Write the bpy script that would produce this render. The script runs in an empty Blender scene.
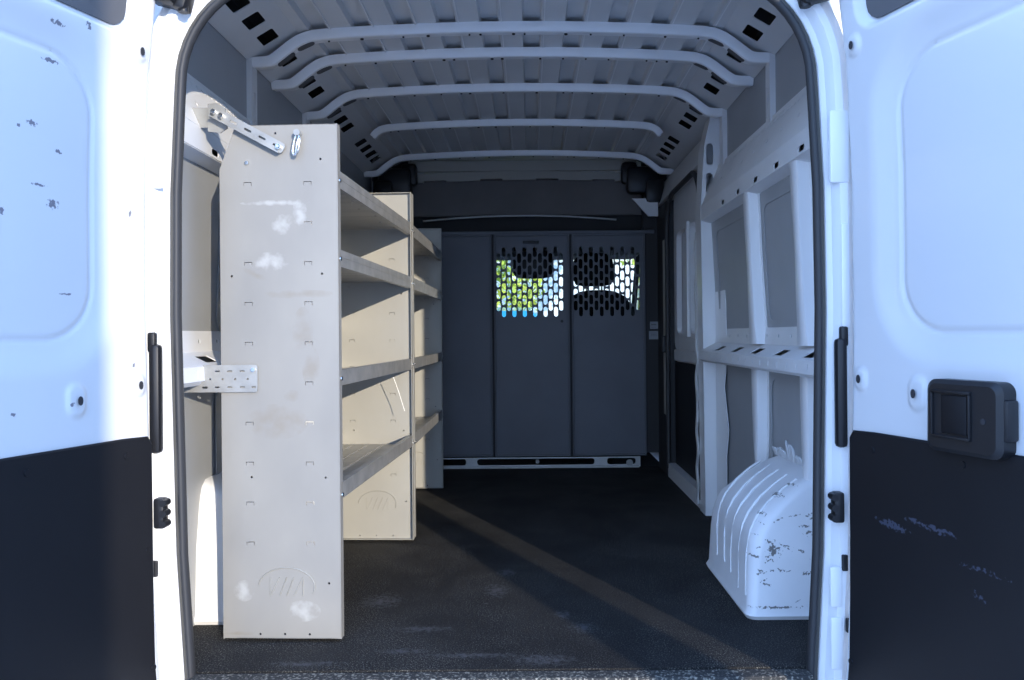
import bpy, bmesh, math, random
from mathutils import Vector, Matrix, noise
from mathutils.geometry import delaunay_2d_cdt
random.seed(7)
C = bpy.context.scene.collection
V3 = Vector
# ------------------------------------------------------------------ materials
def new_mat(name, col, rough=.5, metal=0., spec=.5, coat=0.):
    m = bpy.data.materials.new(name); m.use_nodes = True
    b = m.node_tree.nodes['Principled BSDF']
    b.inputs['Base Color'].default_value = (*col, 1)
    b.inputs['Roughness'].default_value = rough
    b.inputs['Metallic'].default_value = metal
    b.inputs['Specular IOR Level'].default_value = spec
    b.inputs['Coat Weight'].default_value = coat
    return m
def nd(m, t, **kw):
    n = m.node_tree.nodes.new(t)
    for k, v in kw.items(): setattr(n, k, v)
    return n
def lk(m, a, b): m.node_tree.links.new(a, b)
def mottled(name, c1, c2, scale=6., rough=.5, metal=0., stretch=(1, 1, 1), bump=0., bscale=200., detail=4., lo=.35, hi=.7, spec=.5):
    m = new_mat(name, c1, rough, metal, spec)
    b = m.node_tree.nodes['Principled BSDF']
    tc = nd(m, 'ShaderNodeTexCoord'); mp = nd(m, 'ShaderNodeMapping'); mp.inputs['Scale'].default_value = stretch
    lk(m, tc.outputs['Object'], mp.inputs['Vector'])
    n = nd(m, 'ShaderNodeTexNoise'); n.inputs['Scale'].default_value = scale; n.inputs['Detail'].default_value = detail
    lk(m, mp.outputs[0], n.inputs['Vector'])
    r = nd(m, 'ShaderNodeMapRange'); r.inputs[1].default_value = lo; r.inputs[2].default_value = hi
    lk(m, n.outputs[0], r.inputs[0])
    mx = nd(m, 'ShaderNodeMix', data_type='RGBA')
    mx.inputs['A'].default_value = (*c1, 1); mx.inputs['B'].default_value = (*c2, 1)
    lk(m, r.outputs[0], mx.inputs['Factor']); lk(m, mx.outputs['Result'], b.inputs['Base Color'])
    if bump:
        n2 = nd(m, 'ShaderNodeTexNoise'); n2.inputs['Scale'].default_value = bscale
        lk(m, tc.outputs['Object'], n2.inputs['Vector'])
        bp = nd(m, 'ShaderNodeBump'); bp.inputs['Strength'].default_value = bump; bp.inputs['Distance'].default_value = .004
        lk(m, n2.outputs[0], bp.inputs['Height']); lk(m, bp.outputs[0], b.inputs['Normal'])
    m['mix'] = mx.name
    return m
def add_marks(m, marks, col, scale=60., thr=.52, soft=.08, amt=1.):
    """scuffs with a shape of their own: (centre, (rx, ry, rz), tilt about y) in object space"""
    b = m.node_tree.nodes['Principled BSDF']; tc = nd(m, 'ShaderNodeTexCoord')
    total = None
    for (c, rad, tilt) in marks:
        vs = nd(m, 'ShaderNodeVectorMath', operation='SUBTRACT'); vs.inputs[1].default_value = c
        lk(m, tc.outputs['Object'], vs.inputs[0])
        mp = nd(m, 'ShaderNodeMapping', vector_type='TEXTURE'); mp.inputs['Rotation'].default_value = (0, tilt, 0); mp.inputs['Scale'].default_value = rad
        lk(m, vs.outputs[0], mp.inputs['Vector'])
        ln = nd(m, 'ShaderNodeVectorMath', operation='LENGTH'); lk(m, mp.outputs[0], ln.inputs[0])
        mr = nd(m, 'ShaderNodeMapRange'); mr.inputs[1].default_value = 1.; mr.inputs[2].default_value = .1
        lk(m, ln.outputs['Value'], mr.inputs[0])
        if total is None: total = mr.outputs[0]
        else:
            mx = nd(m, 'ShaderNodeMath', operation='MAXIMUM'); lk(m, total, mx.inputs[0]); lk(m, mr.outputs[0], mx.inputs[1]); total = mx.outputs[0]
    n = nd(m, 'ShaderNodeTexNoise'); n.inputs['Scale'].default_value = scale; n.inputs['Detail'].default_value = 3
    lk(m, tc.outputs['Object'], n.inputs['Vector'])
    ad = nd(m, 'ShaderNodeMath', operation='MULTIPLY_ADD'); lk(m, total, ad.inputs[0]); ad.inputs[1].default_value = .3; lk(m, n.outputs[0], ad.inputs[2])
    mr = nd(m, 'ShaderNodeMapRange'); mr.inputs[1].default_value = thr + .12; mr.inputs[2].default_value = thr + .12 + soft; mr.inputs[4].default_value = amt
    lk(m, ad.outputs[0], mr.inputs[0])
    g = nd(m, 'ShaderNodeMath', operation='GREATER_THAN'); g.inputs[1].default_value = .02; lk(m, total, g.inputs[0])
    f = nd(m, 'ShaderNodeMath', operation='MULTIPLY'); lk(m, mr.outputs[0], f.inputs[0]); lk(m, g.outputs[0], f.inputs[1])
    mx = nd(m, 'ShaderNodeMix', data_type='RGBA'); mx.inputs['B'].default_value = (*col, 1)
    old = b.inputs['Base Color']
    if old.links: lk(m, old.links[0].from_socket, mx.inputs['A'])
    else: mx.inputs['A'].default_value = old.default_value
    lk(m, f.outputs[0], mx.inputs['Factor']); lk(m, mx.outputs['Result'], b.inputs['Base Color'])

M = {}
M['white'] = new_mat('white_paint', (.87, .87, .87), .28, 0, .5, .3)
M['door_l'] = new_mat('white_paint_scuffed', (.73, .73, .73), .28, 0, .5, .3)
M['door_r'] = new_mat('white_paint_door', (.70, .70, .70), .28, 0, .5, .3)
M['inner'] = mottled('interior_white_paint', (.82, .82, .82), (.76, .76, .76), 4., .42)
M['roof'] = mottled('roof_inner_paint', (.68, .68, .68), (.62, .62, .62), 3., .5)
M['arch'] = mottled('wheel_arch_paint', (.87, .87, .87), (.80, .80, .80), 7., .4)
M['bare'] = mottled('bare_metal', (.55, .55, .54), (.47, .47, .46), 9., .42, .4)
M['galv'] = mottled('grey_painted_sheet', (.43, .42, .38), (.38, .37, .34), 5., .42, .15, (1, 1, .6))
M['galv2'] = mottled('grey_shelf_sheet', (.40, .395, .38), (.30, .30, .295), 8., .40, .3, (.4, 3, 3))
M['zinc'] = mottled('zinc_steel', (.40, .40, .385), (.31, .31, .30), 20., .42, .3)
M['chrome'] = new_mat('chrome', (.75, .75, .75), .15, 1.)
M['black'] = new_mat('black_plastic', (.012, .012, .014), .42)
M['panelblk'] = mottled('black_door_board', (.008, .008, .010), (.011, .011, .013), 3., .5, spec=.3)
M['rubber'] = new_mat('black_rubber', (.035, .035, .037), .55)
M['roofdark'] = new_mat('cavity_grey', (.10, .10, .105), .6)
M['trimgrey'] = new_mat('seal_flange', (.085, .08, .07), .6)
M['part'] = mottled('partition_grey', (.125, .132, .155), (.11, .116, .135), 4., .5)
M['dark'] = new_mat('dark_trim', (.03, .03, .032), .7)
M['headliner'] = mottled('dark_headliner', (.20, .185, .18), (.17, .16, .155), 5., .85)
M['seat'] = new_mat('black_seat_cloth', (.012, .012, .014), .9)
M['beige'] = new_mat('beige_flange', (.45, .43, .38), .6)
M['sticker'] = new_mat('grey_label', (.30, .32, .35), .5)
M['ink'] = new_mat('label_ink', (.03, .03, .035), .6)
M['scratch'] = new_mat('bright_scratch', (.85, .84, .78), .4)
M['sealant'] = new_mat('seam_sealer', (.66, .67, .68), .6)
# floor lining: black carpet with pale flecks and scuffs
m = mottled('floor_lining', (.012, .012, .013), (.032, .031, .030), 2.2, .8, 0, (1, 1, 1), .9, 330., 8., .35, .75, spec=.2)
b = m.node_tree.nodes['Principled BSDF']; tc = nd(m, 'ShaderNodeTexCoord')
n1 = nd(m, 'ShaderNodeTexNoise'); n1.inputs['Scale'].default_value = 260.; n1.inputs['Detail'].default_value = 2; lk(m, tc.outputs['Object'], n1.inputs['Vector'])
r1 = nd(m, 'ShaderNodeMapRange'); r1.inputs[1].default_value = .54; r1.inputs[2].default_value = .68; lk(m, n1.outputs[0], r1.inputs[0])
n2 = nd(m, 'ShaderNodeTexNoise'); n2.inputs['Scale'].default_value = 3.; n2.inputs['Detail'].default_value = 6; n2.inputs['Distortion'].default_value = 1.2; lk(m, tc.outputs['Object'], n2.inputs['Vector'])
r2 = nd(m, 'ShaderNodeMapRange'); r2.inputs[1].default_value = .4; r2.inputs[2].default_value = .75; r2.inputs[3].default_value = .3; lk(m, n2.outputs[0], r2.inputs[0])
mu = nd(m, 'ShaderNodeMath', operation='MULTIPLY'); lk(m, r1.outputs[0], mu.inputs[0]); lk(m, r2.outputs[0], mu.inputs[1])
mx = nd(m, 'ShaderNodeMix', data_type='RGBA'); mx.inputs['B'].default_value = (.26, .25, .22, 1)
lk(m, b.inputs['Base Color'].links[0].from_socket, mx.inputs['A']); lk(m, mu.outputs[0], mx.inputs['Factor']); lk(m, mx.outputs['Result'], b.inputs['Base Color'])
M['floor'] = m
M['sill'] = mottled('gritty_sill', (.03, .03, .03), (.30, .28, .23), 160., .8, lo=.52, hi=.66)
M['asphalt'] = mottled('pale_concrete', (.44, .45, .46), (.38, .39, .40), 3., .9, bump=.3)
M['skin'] = mottled('body_skin_primer', (.40, .41, .42), (.35, .36, .37), 3., .45)
M['galv_near'] = mottled('grey_sheet_scuffed_dimmed', (.30, .288, .262), (.25, .242, .225), 5., .55, 0., (1, 1, .6))  # galv sheet again, base colour darkened against the strong light on this panel
g = bpy.data.materials.new('clear_glass'); g.use_nodes = True
nt = g.node_tree; nt.nodes.clear()
o_ = nt.nodes.new('ShaderNodeOutputMaterial'); t_ = nt.nodes.new('ShaderNodeBsdfTransparent'); t_.inputs[0].default_value = (.86, .92, .90, 1)
gl = nt.nodes.new('ShaderNodeBsdfGlossy'); gl.inputs['Roughness'].default_value = .02
fr = nt.nodes.new('ShaderNodeFresnel'); ms = nt.nodes.new('ShaderNodeMixShader')
nt.links.new(fr.outputs[0], ms.inputs[0]); nt.links.new(t_.outputs[0], ms.inputs[1]); nt.links.new(gl.outputs[0], ms.inputs[2]); nt.links.new(ms.outputs[0], o_.inputs[0])
M['glass'] = g
M['carpaint'] = new_mat('blue_car_paint', (.02, .28, .50), .25, .1, .5, .6)
M['carglass'] = new_mat('dark_car_glass', (.03, .05, .06), .08)
M['leaf'] = mottled('bright_leaves', (.66, .68, .12), (.40, .50, .07), 3., .6)
M['bark'] = mottled('bark', (.10, .07, .045), (.16, .12, .08), 9., .9)
M['stucco'] = mottled('white_stucco', (.80, .80, .78), (.76, .76, .74), 2., .8)
M['blocker_tan'] = mottled('tan_blocker', (.30, .27, .23), (.25, .22, .19), 3., .9)

# ------------------------------------------------------------------ mesh helpers
def obj(name, bm, mat, parent=None, kind=None, smooth=None, mats=None):
    me = bpy.data.meshes.new(name); bmesh.ops.recalc_face_normals(bm, faces=bm.faces); bm.to_mesh(me); bm.free()
    o = bpy.data.objects.new(name, me); C.objects.link(o)
    for x in (mats or [mat]): me.materials.append(M[x] if isinstance(x, str) else x)
    if parent: o.parent = parent
    if kind: o['kind'] = kind
    if smooth is not None:
        me.polygons.foreach_set('use_smooth', [True] * len(me.polygons)); me.set_sharp_from_angle(angle=math.radians(smooth))
    return o
def empty(name, loc, label, cat, group=None, rz=0):
    o = bpy.data.objects.new(name, None); C.objects.link(o); o.location = loc; o.rotation_euler = (0, 0, rz); o.empty_display_size = .1
    o['label'] = label; o['category'] = cat
    if group: o['group'] = group
    return o
def setrel(o, p):                       # keep world coordinates for a mesh written in world space
    o.parent = p; o.location = -Vector(p.location); return o
def merge(bm, src):
    me = bpy.data.meshes.new('t'); src.to_mesh(me); src.free(); bm.from_mesh(me); bpy.data.meshes.remove(me)
def box(bm, c, s, bev=0., rot=None, seg=2):
    t = bmesh.new(); bmesh.ops.create_cube(t, size=1)
    bmesh.ops.scale(t, vec=s, verts=t.verts)
    if bev: bmesh.ops.bevel(t, geom=list(t.edges), offset=bev, segments=seg, profile=.5, affect='EDGES')
    if rot: bmesh.ops.transform(t, matrix=rot.to_4x4(), verts=t.verts)
    bmesh.ops.translate(t, vec=c, verts=t.verts); merge(bm, t)
def cyl(bm, a, b, r, seg=16, r2=None):
    a, b = V3(a), V3(b); d = b - a; t = bmesh.new()
    bmesh.ops.create_cone(t, cap_ends=True, segments=seg, radius1=r, radius2=r if r2 is None else r2, depth=d.length)
    q = Vector((0, 0, 1)).rotation_difference(d.normalized())
    bmesh.ops.transform(t, matrix=Matrix.Translation((a + b) / 2) @ q.to_matrix().to_4x4(), verts=t.verts); merge(bm, t)
def sweep(bm, path, prof, close_prof=True, caps=True, frames=None, close_path=False):
    """prof: list of (a, b); frames: list of (A, B) vectors per path point"""
    rings = []
    for p, (A, B) in zip(path, frames):
        rings.append([bm.verts.new(V3(p) + V3(A) * a + V3(B) * b) for a, b in prof])
    n = len(prof); N = len(rings)
    for i in range(N if close_path else N - 1):
        r, s = rings[i], rings[(i + 1) % N]
        for j in range(n if close_prof else n - 1):
            k = (j + 1) % n; bm.faces.new((r[j], r[k], s[k], s[j]))
    if caps and close_prof and not close_path:
        bm.faces.new(rings[0]); bm.faces.new(rings[-1][::-1])
    return rings
def tube(bm, pts, r, seg=10, caps=True):
    pts = [V3(p) for p in pts]; fr = []; up = V3((0, 0, 1))
    T0 = (pts[1] - pts[0]).normalized()
    A = T0.cross(up); A = A.normalized() if A.length > .1 else T0.cross(V3((1, 0, 0))).normalized()
    for i, p in enumerate(pts):
        T = (pts[min(i + 1, len(pts) - 1)] - pts[max(i - 1, 0)]).normalized()
        A = (A - T * A.dot(T)).normalized(); fr.append((A, T.cross(A)))
    sweep(bm, pts, [(r * math.cos(2 * math.pi * k / seg), r * math.sin(2 * math.pi * k / seg)) for k in range(seg)], frames=fr, caps=caps)
def plate(bm, outline, holes, O, U, V, thick):
    """flat sheet with real holes; outline/holes in (u, v); extruded by thick along U x V"""
    O, U, V = V3(O), V3(U), V3(V); N = U.cross(V).normalized()
    vs, es = [], []
    for lp in [outline] + list(holes):
        k = len(vs); vs += [Vector(p) for p in lp]; es += [(k + i, k + (i + 1) % len(lp)) for i in range(len(lp))]
    r = delaunay_2d_cdt(vs, es, [], 0, 1e-6); loops = [outline] + list(holes)
    bbs = [(min(p[0] for p in l), max(p[0] for p in l), min(p[1] for p in l), max(p[1] for p in l)) for l in loops]
    t = bmesh.new(); bv = [t.verts.new(O + U * p.x + V * p.y) for p in r[0]]
    for f in r[2]:
        x = sum(r[0][i].x for i in f) / len(f); y = sum(r[0][i].y for i in f) / len(f); par = False
        for l, bb_ in zip(loops, bbs):
            if not (bb_[0] <= x <= bb_[1] and bb_[2] <= y <= bb_[3]): continue
            for i in range(len(l)):
                (xa, ya), (xb, yb) = l[i][:2], l[(i + 1) % len(l)][:2]
                if (ya > y) != (yb > y) and x < (xb - xa) * (y - ya) / (yb - ya) + xa: par = not par
        if not par: continue
        try: t.faces.new([bv[i] for i in f])
        except ValueError: pass
    loose = [v for v in t.verts if not v.link_faces]; bmesh.ops.delete(t, geom=loose, context='VERTS')
    g_ = bmesh.ops.extrude_face_region(t, geom=list(t.faces), use_keep_orig=True)
    bmesh.ops.translate(t, vec=N * thick, verts=[e for e in g_['geom'] if isinstance(e, bmesh.types.BMVert)])
    merge(bm, t)
def rrect(cx, cy, w, h, r, n=4):
    r = min(r, w / 2 - 1e-5, h / 2 - 1e-5); out = []
    for (sx, sy, a0) in ((1, 1, 0), (-1, 1, 90), (-1, -1, 180), (1, -1, 270)):
        for k in range(n + 1):
            a = math.radians(a0 + 90 * k / n); out.append((cx + sx * (w / 2 - r) + r * math.cos(a), cy + sy * (h / 2 - r) + r * math.sin(a)))
    return out
def circ(cx, cy, r, n=10): return [(cx + r * math.cos(2 * math.pi * k / n), cy + r * math.sin(2 * math.pi * k / n)) for k in range(n)]
def lerp(tab, x):
    if x <= tab[0][0]: return tab[0][1]
    for (a, p), (b_, q) in zip(tab, tab[1:]):
        if x <= b_: return p + (q - p) * (x - a) / (b_ - a)
    return tab[-1][1]
def sstep(a, b_, x):
    t = max(0., min(1., (x - a) / (b_ - a))); return t * t * (3 - 2 * t)
def sdrr(u, v, cx, cy, hw, hh, r):      # signed distance to a rounded rectangle (negative inside)
    dx, dy = abs(u - cx) - hw + r, abs(v - cy) - hh + r
    return math.hypot(max(dx, 0), max(dy, 0)) + min(max(dx, dy), 0) - r

# ------------------------------------------------------------------ camera
PX = 775.
cam = bpy.data.cameras.new('camera'); co = bpy.data.objects.new('camera', cam); C.objects.link(co)
cam.sensor_width = 36; cam.lens = PX / 1024 * 36; cam.clip_start = .02; cam.clip_end = 300
co.location = (.06, -1.95, .84); co.rotation_euler = (Matrix.Rotation(math.radians(90), 3, 'X') @ Matrix.Rotation(math.radians(-.5), 3, 'Z')).to_euler(); cam.shift_x = -18 / 1024; cam.shift_y = -5 / 1024
bpy.context.scene.camera = co

# ------------------------------------------------------------------ floor
bm = bmesh.new(); box(bm, (0, 1.49, -.02), (1.86, 2.98, .04)); floor = obj('floor', bm, 'floor', kind='structure')
bm = bmesh.new()
box(bm, (-.02, -.026, -.013), (1.54, .045, .02), .004)
setrel(obj('sill_strip', bm, 'sill', floor), floor)
bm = bmesh.new(); box(bm, (0, 4.1, -.05), (1.86, 2.2, .04)); obj('cab_floor', bm, 'dark', floor)

# ------------------------------------------------------------------ walls: right and left (mirror)
SX = .945
def rail_path(y0, y1): return [(0, y0, 0), (0, y1, 0)]
def build_wall(s):
    side = 'right' if s > 0 else 'left'
    P = lambda x: s * x
    bm = bmesh.new()
    holes = []
    if s > 0: holes = [[(1.74, .04), (2.62, .04), (2.62, 1.50), (2.58, 1.59), (2.50, 1.63), (1.90, 1.63), (1.80, 1.59), (1.75, 1.50)]]
    dv = V3((P(-.030), 0, .60)).normalized(); k1 = 1 / dv.z
    lo_h = [[(1.74, .04), (2.62, .04), (2.62, .77), (1.74, .77)]] if s > 0 else []
    if s > 0:
        plate(bm, [(0, -.12), (1.74, -.12), (1.74, .77), (0, .77)], [], (P(.928), 0, 0), (0, 1, 0), (0, 0, 1), s * .01)
        plate(bm, [(0, 0), (1.74, 0), (1.74, .60 * k1), (0, .60 * k1)], [], (P(.928), 0, .77), (0, 1, 0), dv, s * .01)
        plate(bm, [(2.62, -.12), (3.0, -.12), (3.0, 1.37), (2.62, 1.37)], [], (P(.928), 0, 0), (0, 1, 0), (0, 0, 1), s * .01)
        plate(bm, [(0, 1.33), (1.74, 1.33), (1.75, 1.50), (1.80, 1.59), (1.90, 1.63), (2.50, 1.63), (2.58, 1.59), (2.62, 1.5), (2.62, 1.33), (3, 1.33), (3, 2.0), (0, 2.0)], [], (P(SX), 0, 0), (0, 1, 0), (0, 0, 1), s * .02)
    else:
        plate(bm, [(0, -.12), (3.0, -.12), (3.0, .77), (0, .77)], [], (P(.928), 0, 0), (0, 1, 0), (0, 0, 1), s * .01)
        plate(bm, [(0, 0), (3.0, 0), (3.0, .60 * k1), (0, .60 * k1)], [], (P(.928), 0, .77), (0, 1, 0), dv, s * .01)
        plate(bm, [(0, 1.33), (3, 1.33), (3, 2.0), (0, 2.0)], [], (P(SX), 0, 0), (0, 1, 0), (0, 0, 1), s * .02)
    SK = lambda z: .928 if z < .77 else .928 - .05 * (z - .77)
    w = obj('wall_' + side, bm, 'skin', kind='structure')
    # upper longitudinal rail with perforated slope
    y1 = 1.72 if s > 0 else 2.9
    def strip(prof, name, mat, ya, yb, hl=None):
        b_ = bmesh.new()
        sweep(b_, [(0, ya, 0), (0, yb, 0)], [(P(x), z) for x, z in prof], frames=[((1, 0, 0), (0, 0, 1))] * 2)
        return obj(name, b_, mat, w)
    # rail as plates with real holes: slope, face, underside
    def slab(p, q, ya, yb, holes, name, mat, th=.003):
        b_ = bmesh.new(); d = V3((P(q[0] - p[0]), 0, q[1] - p[1])); L = d.length; d.normalize()
        plate(b_, [(ya, 0), (yb, 0), (yb, L), (ya, L)], holes(L) if holes else [], (P(p[0]), 0, p[1]), (0, 1, 0), d, th)
        return b_
    up = bmesh.new()
    hs = lambda L: [circ(.06 + .035 * k, L * .86, .006, 8) for k in range(int((y1 - .1) / .035))] + [circ(.1 + .16 * k, L * .35, .008, 8) for k in range(int((y1 - .15) / .16))]
    hb = lambda L: [rrect(.30 + .23 * k, L * .25, .05, .018, .009) for k in range(int((y1 - .35) / .23))]
    for (p, q, hh) in (((.865, 1.455), (.93, 1.60), hs), ((.852, 1.425), (.865, 1.455), None), ((.852, 1.36), (.852, 1.425), hb), ((.94, 1.335), (.852, 1.36), None)):
        merge(up, slab(p, q, .0, y1, hh, 'x', 'inner'))
    obj('upper_rail', up, 'inner', w)
    # flange line at the top of the rail and seam of the outer skin
    bm = bmesh.new(); box(bm, (P(.938), y1 / 2, 1.605), (.012, y1, .02), .003); obj('rail_flange', bm, 'inner', w)
    # lower rail: tray with square openings on top and slotted face
    lo = bmesh.new()
    ht = lambda L: [rrect(.28 + .27 * k + dx, L * .42, .085, .04, .005) for k in range(5) for dx in (0,) if .28 + .27 * k < y1 - .12]
    hf = lambda L: [rrect(.14 + .09 * k, L * .5, .007, .02, .003) for k in range(int((y1 - .2) / .09))]
    for (p, q, hh) in (((.84, .760), (.918, .800), ht), ((.838, .722), (.84, .760), hf), ((.852, .712), (.838, .725), None), ((.928, .712), (.852, .712), None)):
        merge(lo, slab(p, q, .0, y1 - .1, hh, 'x', 'inner'))
    hw_ = lambda L: [circ(.33 + .13 * k, L * .5, .007, 8) for k in range(int((y1 - .45) / .13))]
    merge(lo, slab((.912, .798), (.920, .86), .0, y1 - .1, hw_, 'x', 'inner'))
    obj('lower_rail', lo, 'inner', w)
    # hat section posts, upper and lower runs
    ys = (.40, .92) if s > 0 else (.92, 1.5, 2.1, 2.6)
    for yc in ys:
        for (za, zb, xa, xb) in ((.80, 1.385, .882, .858), (.02, .712, .895, .885)):
            b_ = bmesh.new()
            n = 8; path = []; fr = []; wid = []
            for k in range(n + 1):
                t = k / n; z = za + (zb - za) * t
                path.append((0, yc, z)); 
            rings = []
            for k, p in enumerate(path):
                t = k / n; x = xa + (xb - xa) * t; hw = .035 + .018 * (abs(t - .0) < .01) + .004 * math.sin(t * 9)
                if za < .5 and .28 < t < .55: hw -= .012
                S_ = SK(p[2]); pr = [(S_ - .001, yc - hw - .018), (S_ - .004, yc - hw - .018), (S_ - .004, yc - hw), (x + .004, yc - hw + .006), (x, yc - hw + .012), (x, yc + hw - .012), (x + .004, yc + hw - .006), (S_ - .004, yc + hw), (S_ - .004, yc + hw + .018), (S_ - .001, yc + hw + .018)]
                rings.append([b_.verts.new((P(a), b2, p[2])) for a, b2 in pr])
            for r, q in zip(rings, rings[1:]):
                for j in range(len(r)): b_.faces.new((r[j], r[(j + 1) % len(r)], q[(j + 1) % len(r)], q[j]))
            b_.faces.new(rings[0]); b_.faces.new(rings[-1])
            o = obj('wall_post', b_, 'white', w, smooth=40)
            if zb > 1:                                                # tongue tying the post to the rail
                b_ = bmesh.new(); box(b_, (P(.868), yc, 1.395), (.03, .05, .05), .01); obj('post_tongue', b_, 'inner', o)
    # stepped side skin panels between the posts (shallow pressed recess frame)
    b_ = bmesh.new()
    for (ya, yb) in ((.47, .85), (.99, 1.55)):
        for (za, zb) in ((.86, 1.32), (.06, .70)):
            ring = rrect((ya + yb) / 2, (za + zb) / 2, yb - ya, zb - za, .05)
            hole = rrect((ya + yb) / 2, (za + zb) / 2, yb - ya - .05, zb - za - .05, .04)
            plate(b_, ring, [hole], (P(.922 if za < .5 else .924), 0, 0 if za < .5 else .77 * 0), (0, 1, 0), (0, 0, 1) if za < .5 else (0, 0, 1), s * .003) if za < .5 else plate(b_, [(a, b2 - .77) for a, b2 in ring], [[(a, b2 - .77) for a, b2 in hole]], (P(.924), 0, .77), (0, 1, 0), dv, s * .003)
    obj('skin_stiffener', b_, 'skin', w)
    # upper side channels hanging from the roof bows
    for yc, zb in ((.845, 1.60), (1.525, 1.60)):
        b_ = bmesh.new()
        plate(b_, [(yc - .025, 1.58), (yc + .025, 1.58), (yc + .02, 1.84), (yc - .02, 1.84)], [rrect(yc + .002, 1.67, .012, .11, .006)], (P(.925), 0, 0), (0, 1, 0), (0, 0, 1), s * .003)
        box(b_, (P(.935), yc - .025, 1.71), (.02, .003, .26)); box(b_, (P(.935), yc + .024, 1.71), (.02, .003, .26))
        obj('bow_bracket', b_, 'inner', w)
    # wheel arch
    lev = [(0, .692, .318, .86, .03), (.012, .686, .312, .865, .03), (.03, .694, .322, .855, .03), (.16, .700, .328, .85, .035), (.215, .706, .332, .845, .04), (.25, .716, .338, .84, .045), (.285, .736, .345, .83, .05), (.325, .775, .352, .82, .055), (.365, .83, .362, .80, .05), (.39, .875, .375, .78, .04), (.405, .915, .40, .75, .02)]
    b_ = bmesh.new(); rings = []
    for (z, xi, yr, yf, r) in lev:
        pts = [(.943, yr)]
        n = 10
        for k in range(1, 10): pts.append((.943 + (xi + r - .943) * k / 10, yr))
        for k in range(n + 1):
            a = math.pi / 2 * k / n; pts.append((xi + r - r * math.sin(a), yr + r - r * math.cos(a)))
        for k in range(1, 14): pts.append((xi, yr + r + (yf - r - yr - r) * k / 14))
        for k in range(n + 1):
            a = math.pi / 2 * k / n; pts.append((xi + r - r * math.cos(a), yf - r + r * math.sin(a)))
        pts.append((.943, yf))
        ring = []
        for (x, y) in pts:
            dz = .006 * noise.noise((x * 9, y * 9, z * 7)) if z > .05 else 0
            zz = z + (.03 * (x - .7) if z > .2 else 0) + dz
            # pressed beads on the inboard flank
            if abs(x - xi) < .01 and .03 < z < .3:
                x = x - .006 * max(0, math.cos((y - .42) * 2 * math.pi / .12)) ** 6 * 1.2
            ring.append(b_.verts.new((P(x), y, zz)))
        rings.append(ring)
    for r, q in zip(rings, rings[1:]):
        for j in range(len(r) - 1): b_.faces.new((r[j], r[j + 1], q[j + 1], q[j]))
    b_.faces.new(rings[-1])
    wa = obj('wheel_arch', b_, 'arch', w, smooth=50)
    if s > 0:
        for (y0, zt, x0) in ((.38, .31, .60), (.46, .33, .60), (.55, .34, .60), (.64, .34, .60), (.74, .33, .60)):   # raised ridges running down the flank
            b2 = bmesh.new(); pts = [(.87, y0 + .04, .392), (.825, y0 + .03, .366), (.775, y0 + .015, .330), (.736, y0, .287), (.716, y0 - .005, .25), (.702, y0 - .01, .18), (.697, y0 - .02 + random.uniform(-.01, .01), random.uniform(.05, .12))]
            sm = []
            for a, c in zip(pts, pts[1:]):
                for k in range(4): sm.append(tuple(a[i] + (c[i] - a[i]) * k / 4 for i in range(3)))
            sm.append(pts[-1]); tube(b2, sm, .0045, 6); obj('pressed_ridge', b2, 'arch', wa, smooth=60)
        b2 = bmesh.new()
        for k in range(26):                                          # torn bead of sealer where arch meets the skin
            y = .40 + .016 * k; h = .012 + .035 * max(0, noise.noise((y * 23, 0, 1))) + (.03 if .60 < y < .68 else 0)
            cyl(b2, (.935, y, .415), (.925 - random.uniform(0, .01), y + random.uniform(-.008, .008), .425 + h), .012, 6, .003)
        obj('sealer_bead', b2, 'sealant', wa, smooth=60)
    return w
wr = build_wall(1); wl = build_wall(-1)
# right: pillar behind the sliding door, step, seal
bm = bmesh.new()
plate(bm, [(.862, -.0), (.943, 0), (.943, 1.84), (.90, 1.84), (.868, 1.70), (.850, 1.40), (.856, .8)], [rrect(.895, 1.665, .032, .10, .016), rrect(.893, 1.53, .032, .10, .016)], (0, 1.62, 0), (1, 0, 0), (0, 0, 1), -.004)
obj('pillar_face', bm, 'white', wr)
bm = bmesh.new()
sec = [(0, .862), (.5, .860), (.8, .856), (1.4, .850), (1.7, .868), (1.84, .90)]
rings = []
for z, x in sec:
    rings.append([bm.verts.new(p) for p in ((x, 1.618, z), (x, 1.735, z), (.943, 1.735, z), (.943, 1.73, z), (x + .004, 1.73, z), (x + .004, 1.62, z))])
for r, q in zip(rings, rings[1:]):
    for j in range(6): bm.faces.new((r[j], r[(j + 1) % 6], q[(j + 1) % 6], q[j]))
obj('door_pillar', bm, 'white', wr)
bm = bmesh.new()                                                     # dented edge plates along the pillar
tube(bm, [(.853 + .003 * math.sin(k * .9), 1.738 + .006 * math.sin(k * 1.3), .03 + .03 * k) for k in range(44)], .008, 8)
obj('pillar_edge', bm, 'bare', wr)
bm = bmesh.new()                                                     # panel zone between pillar and first post
plate(bm, [(1.44, .03), (1.615, .03), (1.615, 1.36), (1.46, 1.36), (1.42, .75), (1.47, .6), (1.40, .42), (1.44, .3)], [], (.915, 0, 0), (0, 1, 0), (0, 0, 1), .003)
box(bm, (.929, 1.615, .7), (.028, .004, 1.34)); obj('pillar_web', bm, 'white', wr)
loop = [(1.735, .05), (1.735, 1.47), (1.75, 1.54), (1.80, 1.60), (1.88, 1.635), (2.45, 1.635), (2.56, 1.60), (2.61, 1.53), (2.62, 1.45), (2.62, .05)]
bm = bmesh.new(); tube(bm, [(.872, y, z) for y, z in loop], .014, 8); obj('sliding_door_seal', bm, 'rubber', wr, smooth=60)
bm = bmesh.new(); plate(bm, [(1.735, .0), (2.62, .0), (2.62, .075), (1.735, .075)], [], (.868, 0, 0), (0, 1, 0), (0, 0, 1), .02)
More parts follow.
